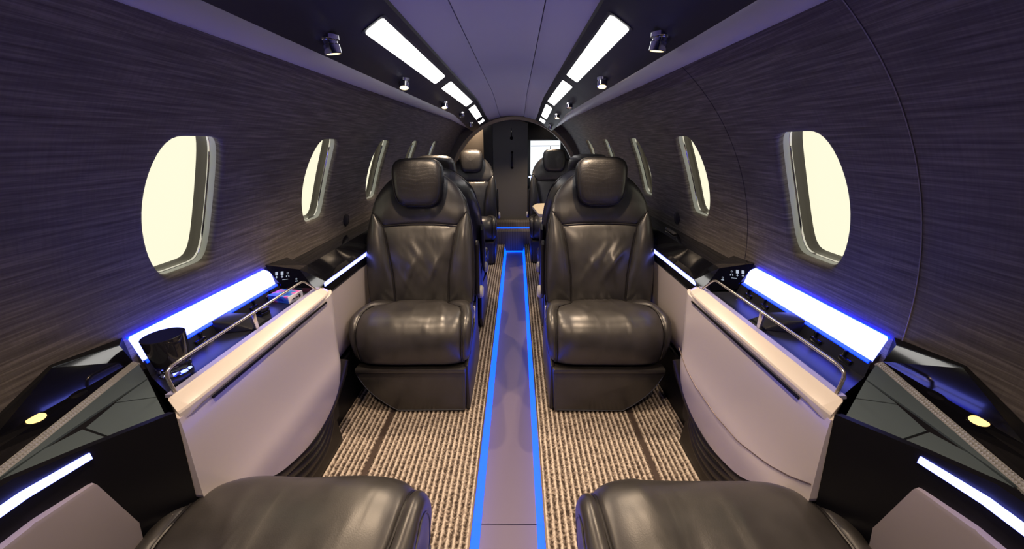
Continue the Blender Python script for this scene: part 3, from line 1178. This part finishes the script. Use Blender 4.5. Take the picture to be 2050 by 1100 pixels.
    w1, w2, w3 = Vector((0.735, 0.602, 0.703)), Vector((0.735, 0.49, 0.717)), Vector((0.736, 0.30, 0.625))
    VV = [B2, C2, r4, r3, r2, r1, w1, w2, w3]
    lo_ = [Vector((q.x, q.y, 0.59)) for q in VV]
    V = [P3(q) for q in VV + lo_]
    F = [(0, 1, 2), (0, 2, 3), (0, 3, 4, 5), (0, 5, 14, 9), (0, 9, 10, 1), (1, 10, 11, 2), (5, 4, 13, 14), (4, 3, 12, 13), (3, 2, 11, 12)]
    lid = mk('lid', V, F, 'gloss_black', e)
    mk('lid_crest', V, [(5, 4, 7, 6), (4, 3, 8, 7), (3, 2, 8), (5, 6, 15, 14), (2, 11, 17, 8), (6, 7, 8, 17, 16, 15), (5, 14, 13, 4), (4, 13, 12, 3), (3, 12, 11, 2)], 'matte_black', e)
    bevel = tube('lid_ridge', [P3(r1, 0.0003), P3(r2, 0.0003)], 0.0008, 'silver_satin', lid, 6)
    tube('lid_ridge', [P3(lerp(B2, r3, 0.55) + Vector((0.012, 0, 0.0115)), 0.0) if False else P3(r3, 0.0003), P3(r4, 0.0003)], 0.0008, 'silver_satin', lid, 6)
    # amber lamp and latch on the facet (B2, r4, r3)
    nf = (P3(r4) - P3(B2)).cross(P3(r3) - P3(B2)).normalized()
    if nf.z < 0:
        nf = -nf

    def onlid(a_, b_):
        return P3(B2) + (P3(r4) - P3(B2)) * a_ + (P3(r3) - P3(B2)) * b_
    M = Matrix.Translation(onlid(0.22, 0.40)) @ nf.to_track_quat('Z', 'Y').to_matrix().to_4x4()
    lathe('lamp_bezel', [(0.0128, -0.003), (0.0128, 0.0012), (0.0105, 0.0016), (0.0102, 0.0008)], 'gloss_black', e, 24, M)
    lathe('lamp_lens', [(0, 0.0013), (0.008, 0.0012), (0.0104, 0.0008), (0.0104, -0.003), (0, -0.003)], 'lamp_amber', e, 24, M)
    M = Matrix.Translation(onlid(0.10, 0.30)) @ nf.to_track_quat('Z', 'Y').to_matrix().to_4x4()
    lathe('latch', [(0, 0.002), (0.006, 0.002), (0.011, 0.0005), (0.012, -0.002)], 'gloss_black', e, 20, M)


# ------------------------------------------------------------------ seats
def hw(s):
    return piece(s, [(0, 0.220), (0.15, 0.227), (0.35, 0.227), (0.5, 0.223), (0.6, 0.217), (0.69, 0.204)])


def cs(s):
    if s <= 0.58:
        return piece(s, [(0, 0.118), (0.2, 0.122), (0.4, 0.140), (0.58, 0.160)])
    return lerp(0.160, 0.204, (s - 0.58) / 0.11)


LB = 0.575


def make_seat(name, label, loc, rz, a, recline=17.0, cush=0.30, hi=True):
    """a = sign of local x that points to the aisle; front edge at local y=0, facing -y"""
    t = thing(name, label, 'seat', loc, rz, 'leather cabin seats')
    rc = radians(recline)
    yb0, zb0 = cush - 0.055, 0.395

    def back(x, s, off=0.0):
        """point of the backrest surface; off pushes backwards"""
        h = hw(min(s, 0.69))
        f = -0.026 * min(1.0, abs(x) / max(h, 0.01)) ** 2 * (1 - 0.6 * max(0, s - 0.5)) - 0.016 * sin(pi * min(1, s / 0.75)) + 0.020
        d = s * LB
        ly, lz = f + off, d
        return Vector((x, yb0 + ly * cos(rc) + lz * sin(rc), zb0 + lz * cos(rc) - ly * sin(rc)))

    seed = Vector((loc[0] * 13.1, loc[1] * 7.7, 3.3))

    rnd = random.Random(int(loc[0] * 1000) + int(loc[1] * 100))

    def folds(n_, u0, v0, du, dv, amp, sig, spread):
        L_ = []
        for k in range(n_):
            a0 = (u0 + rnd.uniform(-spread, spread), v0 + rnd.uniform(-spread, spread) * 0.6)
            q = rnd.uniform(0.6, 1.2)
            L_.append((a0, (a0[0] + du * q + rnd.uniform(-0.06, 0.06), a0[1] + dv * q), amp * rnd.uniform(0.5, 1.0), sig * rnd.uniform(0.7, 1.3)))
        return L_

    def fold_h(L_, u, v):
        h = 0.0
        for (x0, y0), (x1, y1), am, sg_ in L_:
            dx, dy = x1 - x0, y1 - y0
            t_ = max(0.0, min(1.0, ((u - x0) * dx + (v - y0) * dy) / (dx * dx + dy * dy)))
            d = math.hypot(u - x0 - t_ * dx, v - y0 - t_ * dy)
            h += am * math.exp(-(d / sg_) ** 2) * (0.25 + 0.75 * sin(pi * min(1, max(0, t_ * 0.9 + 0.05))))
        return h
    sgn = 1 if loc[0] < 0 else -1
    FB = folds(9, 0.5 - 0.15 * sgn, 0.62, 0.36 * sgn, -0.42, 0.0060, 0.040, 0.34) + folds(6, 0.5, 0.5, -0.22 * sgn, -0.36, 0.0050, 0.045, 0.36)
    FC = folds(9, 0.5, 0.10, 0.0, 0.24, 0.0040, 0.028, 0.36) + folds(4, 0.5, 0.40, 0.10, 0.16, 0.0025, 0.03, 0.3)
    FN = folds(12, 0.5, 0.12, 0.05, 0.34, 0.0050, 0.030, 0.38)
    FY = folds(7, 0.5, 0.25, 0.03, 0.40, 0.0040, 0.030, 0.40)

    def wr_back(u, v, p):
        return fold_h(FB, u, v) + noise.noise(Vector((p.x * 7, 0, p.z * 6)) + seed) * 0.004

    def wr_yoke(u, v, p):
        return fold_h(FY, u, v) + noise.noise(Vector((p.x * 9, 0, p.z * 8)) + seed) * 0.003

    def wr_small(u, v, p):
        return noise.noise(Vector((p.x * 22, p.y * 5, p.z * 12)) + seed) * 0.0022

    g = 30 if hi else 14
    br = thing_part(t, 'backrest')
    grid_mesh('center_panel', lambda u, v: back(lerp(-1, 1, u) * cs(lerp(0, 0.58, v)), lerp(0, 0.58, v) + 0.016 * v * (1 - (2 * u - 1) ** 2)), g, g, 'leather_soft', br, 0.02, 0.016, 5, wr_back)
    for sg in (-1, 1):
        def bol(u, v, sg=sg):
            s_ = lerp(0, 0.69, v)
            w_ = u if sg > 0 else 1 - u
            return back(sg * lerp(cs(s_), hw(s_), w_), s_)
        grid_mesh('bolster', bol, 14, g, 'leather', br, 0.03, 0.024, 2.6, wr_small)

    def yoke(u, v):
        x = lerp(-0.204, 0.204, u)
        ax = abs(x)
        lo = 0.58 + 0.016 * (1 - (ax / 0.16) ** 2) if ax < 0.16 else lerp(0.58, 0.69, (ax - 0.16) / 0.044)
        up = 0.69 + 0.32 * max(0.0, 1 - (ax / 0.204) ** 2.2) ** 0.62
        return back(x, lerp(lo, up, v))
    grid_mesh('yoke_panel', yoke, g, 16, 'leather_soft', br, 0.03, 0.018, 4, wr_yoke)
    # seam lines between the leather panels
    for sg in (-1, 1):
        tube('seam', [back(sg * cs(k / 24 * 0.69), k / 24 * 0.69, -0.002) for k in range(25)], 0.0030, 'piping_leather', br, 6)
    tube('seam', [back(lerp(-0.16, 0.16, k / 20), 0.58 + 0.016 * (1 - (2 * k / 20 - 1) ** 2), -0.002) for k in range(21)], 0.0032, 'piping_leather', br, 6)
    # outline loop and shell
    out = [(-hw(k / 20 * 0.69), k / 20 * 0.69) for k in range(21)]
    for k in range(1, 24):
        q = pi - pi * k / 24
        x = 0.204 * cos(q)
        out.append((x, 0.69 + 0.32 * max(0.0, 1 - (abs(x) / 0.204) ** 2.2) ** 0.62))
    out += [(hw(k / 20 * 0.69), k / 20 * 0.69) for k in range(20, -1, -1)]
    V, F = [], []
    rows = [(0.985, 0.004), (1.008, 0.022), (1.012, 0.055), (0.985, 0.092), (0.90, 0.115), (0.6, 0.128)]
    n = len(out)
    for sc, off in rows:
        for x, s_ in out:
            b0 = back(x, s_)
            flat = back(0, s_, off) if off > 0.05 else back(x, s_, off)
            p = Vector((x * sc, flat.y, flat.z))
            if sc < 0.95:
                cc = back(0, 0.5, off)
                p.z = lerp(cc.z, p.z, sc + 0.05)
                p.y = lerp(cc.y, p.y, sc + 0.05)
            V.append(p)
    for k in range(len(rows) - 1):
        for i in range(n):
            j = (i + 1) % n
            F.append((k * n + i, k * n + j, (k + 1) * n + j, (k + 1) * n + i))
    F.append(tuple(range((len(rows) - 1) * n, len(rows) * n)))
    sharp(mk('back_shell', V, F, 'leather', br), 60)
    tube('piping', [back(x * 1.004, s_, 0.006) for x, s_ in out], 0.0028, 'piping_leather', br, 6)
    # headrest
    hc, hh, hwid = 0.90, 0.102, 0.108
    V, F = [], []
    nu, nv = 32, 20
    ctr = back(0, hc, -0.030)
    exu, ezu = Vector((1, 0, 0)), Vector((0, sin(rc * 0.6), cos(rc * 0.6)))
    eyu = exu.cross(ezu)      # points backwards (+y)
    eyu = Vector((0, cos(rc * 0.6), -sin(rc * 0.6)))
    front = []
    for j in range(nv + 1):
        ph = -pi / 2 + pi * j / nv
        cd_, sd_ = math.copysign(abs(cos(ph)) ** 0.30, cos(ph)), math.copysign(abs(sin(ph)) ** 0.55, sin(ph))
        for i in range(nu):
            th = 2 * pi * i / nu
            c1, s1 = math.copysign(abs(cos(th)) ** 0.48, cos(th)), math.copysign(abs(sin(th)) ** 0.48, sin(th))
            x, z = c1 * cd_ * hwid, s1 * cd_ * hh
            x *= 1 - 0.14 * (0.5 - 0.5 * z / hh) ** 2
            y = sd_ * 0.040
            y += 0.012 * (z / hh) ** 2 * (1 if z > 0 else 0.2) - 0.006 * (x / hwid) ** 2 * (1 if sd_ < 0 else 0)
            V.append(ctr + exu * x + ezu * z + eyu * y)
    for j in range(nv):
        for i in range(nu):
            k = (i + 1) % nu
            F.append((j * nu + i, j * nu + k, (j + 1) * nu + k, (j + 1) * nu + i))
    h_ = sharp(mk('headrest', V, F, 'leather_perforated', t), 80)
    pts = []
    for i in range(40):
        th = 2 * pi * i / 40
        c1, s1 = math.copysign(abs(cos(th)) ** 0.48, cos(th)), math.copysign(abs(sin(th)) ** 0.48, sin(th))
        x, z = c1 * hwid * 0.965, s1 * hh * 0.965
        x *= 1 - 0.14 * (0.5 - 0.5 * z / hh) ** 2
        y = -0.026 + 0.012 * (z / hh) ** 2 * (1 if z > 0 else 0.2) - 0.006 * (x / hwid) ** 2
        pts.append(ctr + exu * x + ezu * z + eyu * y)
    tube('piping', pts, 0.0028, 'piping_leather', h_, 6, True)

    # cushion: profile from the back over the front edge
    PR = [(cush + 0.02, 0.392), (cush - 0.05, 0.398), (0.20, 0.410), (0.13, 0.416), (0.08, 0.415), (0.045, 0.404), (0.018, 0.380),
          (0.003, 0.345), (0.0, 0.305), (0.004, 0.262), (0.018, 0.232), (0.04, 0.222)]
    PL = [0]
    for p, q in zip(PR, PR[1:]):
        PL.append(PL[-1] + math.hypot(q[0] - p[0], q[1] - p[1]))

    def prof(v):
        d = v * PL[-1]
        for k in range(len(PR) - 1):
            if d <= PL[k + 1] or k == len(PR) - 2:
                f = (d - PL[k]) / (PL[k + 1] - PL[k])
                return lerp(PR[k][0], PR[k + 1][0], f), lerp(PR[k][1], PR[k + 1][1], f)

    def sprof(v):
        a_ = [prof(max(0, min(1, v + dv))) for dv in (-0.04, -0.02, 0, 0.02, 0.04)]
        return sum(q[0] for q in a_) / 5, sum(q[1] for q in a_) / 5

    def chw(v):
        return piece(v, [(0, 0.222), (0.3, 0.234), (0.55, 0.240), (0.75, 0.238), (0.9, 0.230), (1, 0.216)])

    def cse(v):
        return piece(v, [(0, 0.116), (0.16, 0.118), (0.24, 0.135), (0.33, 0.185), (0.45, 0.200), (0.7, 0.206), (1, 0.200)])

    def cush_s(x, v):
        y, z = sprof(v)
        h = chw(v)
        r = max(0.0, (abs(x) - 0.185) / (h - 0.185))
        ny, nz = 0.0, 0.0
        k = 0.030 * r * r
        # the roll of the side bolster: drop on top, retreat at the front
        e1 = 1 - sstep((v - 0.45) / 0.25)
        z -= k * e1
        y += k * (1 - e1) + 0.03 * max(0.0, (abs(x) - 0.12) / 0.12) ** 2.5 * sstep((v - 0.25) / 0.25)
        z -= 0.010 * (1 - min(1, abs(x) / 0.185) ** 2) * e1 * (1 - v)   # slight dish
        return Vector((x, y, z))

    def wr_c(u, v, p):
        return fold_h(FN if cush > 0.35 else FC, u, v) + noise.noise(Vector((p.x * 8, p.y * 6, p.z * 6)) + seed) * 0.0045
    cu = thing_part(t, 'seat_cushion')
    grid_mesh('center_panel', lambda u, v: cush_s(lerp(-1, 1, u) * cse(v), v), 36 if hi else 16, 40 if hi else 20, 'leather_soft', cu, 0.02, 0.015, 6, wr_c, flip=True)
    for sg in (-1, 1):
        def cb(u, v, sg=sg):
            w_ = u if sg > 0 else 1 - u
            return cush_s(sg * lerp(cse(v), chw(v), w_), v)
        grid_mesh('bolster', cb, 14, 40 if hi else 20, 'leather', cu, 0.02, 0.016, 2.6, wr_small, flip=True)
        tube('seam', [cush_s(sg * cse(v / 36), v / 36) + Vector((0, -0.003 * sstep((v / 36 - 0.4) / 0.2), 0.003 * (1 - sstep((v / 36 - 0.4) / 0.2)))) for v in range(37)], 0.0030, 'piping_leather', cu, 6)
        # side wall of the cushion
        def sw(u, v, sg=sg):
            p = cush_s(sg * chw(v), v)
            q = Vector((sg * 0.225, lerp(p.y, cush * 0.5 + 0.05, 0.35), lerp(p.z, 0.30, 0.55)))
            c_ = p.lerp(q, u)
            c_.x += sg * 0.006 * sin(pi * u)
            return c_
        grid_mesh('side_wall', sw, 6, 30, 'leather', cu)
        tube('stitching', [cush_s(sg * (chw(v / 30) - 0.007), v / 30) + Vector((0, 0, 0.0045 * (1 - sstep((v / 30 - 0.5) / 0.2)))) - Vector((0, 0.004 * sstep((v / 30 - 0.5) / 0.2), 0)) for v in range(3, 26)], 0.0010, 'stitch_thread', cu, 5)
        tube('piping', [cush_s(sg * chw(v / 30), v / 30) for v in range(0, 31)], 0.0026, 'piping_leather', cu, 6)
    box('cushion_base', (-0.215, 0.215), (0.03, cush + 0.02), (0.225, 0.365), 'piping_leather', cu, 0.02)

    # leg-rest panel in front with the outboard corner cut away
    o_ = -a
    pl = [(o_ * -0.216, 0.212), (o_ * 0.226, 0.212), (o_ * 0.226, 0.185)]
    for k in range(1, 9):
        q = k / 9
        pl.append((o_ * (lerp(0.226, 0.082, q) + 0.030 * sin(pi * q) * 0.8), lerp(0.185, 0.006, q)))
    pl += [(o_ * 0.078, 0.006), (o_ * -0.205, 0.010)]
    lr = slab('leg_rest', [(x, 0.012 + 0.02 * (0.21 - z) * 0.0, z) for x, z in pl], (0, 0.045, 0), 'leather', t, 0.007)
    box('top_lip', tuple(sorted((o_ * -0.214, o_ * 0.224))), (0.004, 0.03), (0.196, 0.216), 'leather', lr, 0.007)
    # inset stitching of the panel
    tube('stitching', [(x * 0.965, 0.0115, lerp(0.10, z, 0.93)) for x, z in pl[2:] + [(o_ * -0.209, 0.19)]], 0.0009, 'stitch_thread', lr, 5)
    # pedestal and aisle-side skirt
    box('pedestal', tuple(sorted((o_ * 0.075, o_ * -0.195))), (0.06, cush + 0.10), (0.0, 0.222), 'seat_plastic', t, 0.012)
    pl = [(0.03, 0.004), (0.03, 0.215), (cush + 0.02, 0.26), (cush + 0.11, 0.36), (cush + 0.16, 0.34), (cush + 0.13, 0.20), (cush + 0.16, 0.09), (cush + 0.10, 0.004)]
    slab('side_skirt', [(a * 0.205, y, z) for y, z in pl], (a * 0.018, 0, 0), 'seat_plastic', t, 0.006)
    # folded armrest behind the backrest on the aisle side
    yb_ = lambda s_, off: (back(0, s_, off).y, back(0, s_, off).z)
    ps = [yb_(0.05, 0.055), yb_(0.44, 0.05), yb_(0.48, 0.07), yb_(0.46, 0.12), yb_(0.1, 0.16), yb_(0.0, 0.12)]
    ar = slab('armrest', [(a * 0.230, y, z) for y, z in ps], (a * 0.016, 0, 0), 'seat_plastic', t, 0.006)
    ky, kz = yb_(0.06, 0.13)
    M = Matrix.Translation((a * 0.2455, ky, kz)) @ Matrix.Rotation(a * pi / 2, 4, 'Y')
    lathe('recline_knob', [(0, 0.014), (0.022, 0.014), (0.029, 0.009), (0.031, 0.0), (0.0, 0.0)], 'knob_white', t, 24, M)
    box('recline_tab', tuple(sorted((a * 0.224, a * 0.232))), (cush - 0.06, cush - 0.03), (0.32, 0.37), 'knob_white', t, 0.003)
    return t


def thing_part(t, name):
    e = bpy.data.objects.new(name, None)
    COL.objects.link(e)
    e.empty_display_size = 0.03
    e.parent = t
    return e


SX = 0.392
make_seat('cabin_seat', 'black leather seat facing the viewer left of the aisle, nearest facing one', (-SX, 1.19, 0), 0, 1)
make_seat('cabin_seat', 'black leather seat facing the viewer right of the aisle, nearest facing one', (SX - 0.008, 1.19, 0), 0, -1)
make_seat('cabin_seat', 'black leather seat at the bottom left, only its creased cushion in view', (-SX + 0.004, 0.575, 0), pi, -1, 42, 0.40)
make_seat('cabin_seat', 'black leather seat at the bottom right, only its creased cushion in view', (SX - 0.008, 0.57, 0), pi, 1, 42, 0.40)
make_seat('cabin_seat', 'leather seat facing away, back to back with the left facing seat', (-0.400, 2.34, 0), pi, -1, 17, 0.30, False)
make_seat('cabin_seat', 'leather seat facing away, back to back with the right facing seat', (0.400, 2.34, 0), pi, 1, 17, 0.30, False)
make_seat('cabin_seat', 'far leather seat facing the viewer in front of the taupe partition', (-SX - 0.004, 3.12, 0), 0, 1, 17, 0.30, False)
make_seat('cabin_seat', 'far leather seat facing the viewer in front of the bright galley panel', (SX - 0.012, 3.16, 0), 0, -1, 17, 0.30, False)

# ------------------------------------------------------------------ small things
t = thing('folding_table', 'cream folding table standing out beside the far right seat', 'table', (0.30, 2.88, 0.545))
pl = [(-0.115, -0.28), (-0.147, 0.08), (-0.105, 0.20), (0.0, 0.22), (0.30, 0.22), (0.30, -0.28)]
slab('table_top', [(x, y, 0.0) for x, y in pl], (0, 0, 0.022), 'table_cream', t, 0.006)
box('support_arm', (0.24, 0.315), (-0.08, 0.02), (-0.12, 0.0), 'satin_black', t, 0.004)

# tumbler on the left tray
gx, gy, gz = -0.650, 0.598, 0.6283
t = thing('tumbler', 'smoked glass tumbler with a clear cut base on the left console tray', 'glass', (gx, gy, gz))
lathe('bowl', [(0.0272, 0.0224), (0.0296, 0.0387), (0.0316, 0.0602), (0.0332, 0.0808), (0.0320, 0.0813), (0.0304, 0.0602), (0.0284, 0.0387), (0.0256, 0.0258), (0.0000, 0.0241)], 'smoked_glass', t, 36)
lathe('base', [(0.0000, 0.0000), (0.0232, 0.0000), (0.0272, 0.0034), (0.0248, 0.0086), (0.0280, 0.0146), (0.0276, 0.0219), (0.0000, 0.0224)], 'clear_glass', t, 12, None, True)

t = thing('card_box', 'small card box with white end and colourful top on the left tray', 'box', (-0.644, 0.950, 0.6285), radians(78))
box('carton', (-0.026, 0.026), (-0.035, 0.035), (0.0, 0.020), 'card_print', t, 0.001)
box('white_end', (-0.0262, 0.0262), (-0.0365, -0.0345), (0.0, 0.0205), 'box_white', t)
for k in range(4):
    box('print_mark', (-0.016 + 0.006 * k, -0.012 + 0.006 * k), (-0.0369, -0.0364), (0.007, 0.009 + 0.002 * (k % 2)), 'satin_black', t)
box('print_mark', (0.010, 0.017), (-0.0369, -0.0364), (0.005, 0.015), 'satin_black', t)
t = thing('earphone_case', 'little black case lying beside the card box on the left tray', 'case', (-0.645, 0.852, 0.6283), radians(-15))
box('case_body', (-0.011, 0.011), (-0.013, 0.013), (0, 0.010), 'gloss_black', t, 0.003)
box('case_lid', (-0.011, 0.011), (-0.013, 0.013), (0.0105, 0.017), 'gloss_black', t, 0.003)
# small round speaker grilles on the walls and a metal clip on the right ledge
for s in (-1, 1):
    a_ = asin((0.735 - ZC) / R0)
    c = Vector(wp(s, a_, 1.575, R0 - 0.001))
    nrm = Vector((-s * cos(a_), 0, -sin(a_)))
    t = thing('speaker_grille', 'small round speaker grille on the %s wall above the ledge' % SIDE[s], 'speaker', c)
    M = nrm.to_track_quat('Z', 'Y').to_matrix().to_4x4()
    lathe('cover', [(0, 0.003), (0.022, 0.0028), (0.026, 0.0), (0.026, -0.004)], 'psu_dark', t, 24, M)
    tube('rim', [M @ Vector((0.026 * cos(2 * pi * k / 24), 0.026 * sin(2 * pi * k / 24), 0.001)) for k in range(24)], 0.0014, 'psu_dark', t, 6, True)
t = thing('ledge_clip', 'thin white metal clip lying on the right ledge by the wall', 'clip', (0.70, 1.56, 0.6795))
slab('clip_bar', [(-0.008, -0.06, -0.001), (0.006, -0.06, 0.002), (0.012, 0.05, 0.003), (-0.002, 0.05, 0.0)], (0, 0, 0.004), 'rail_metal', t, 0.001)
box('clip_tab', (-0.002, 0.008), (0.03, 0.05), (0.004, 0.008), 'rail_metal', t, 0.001)
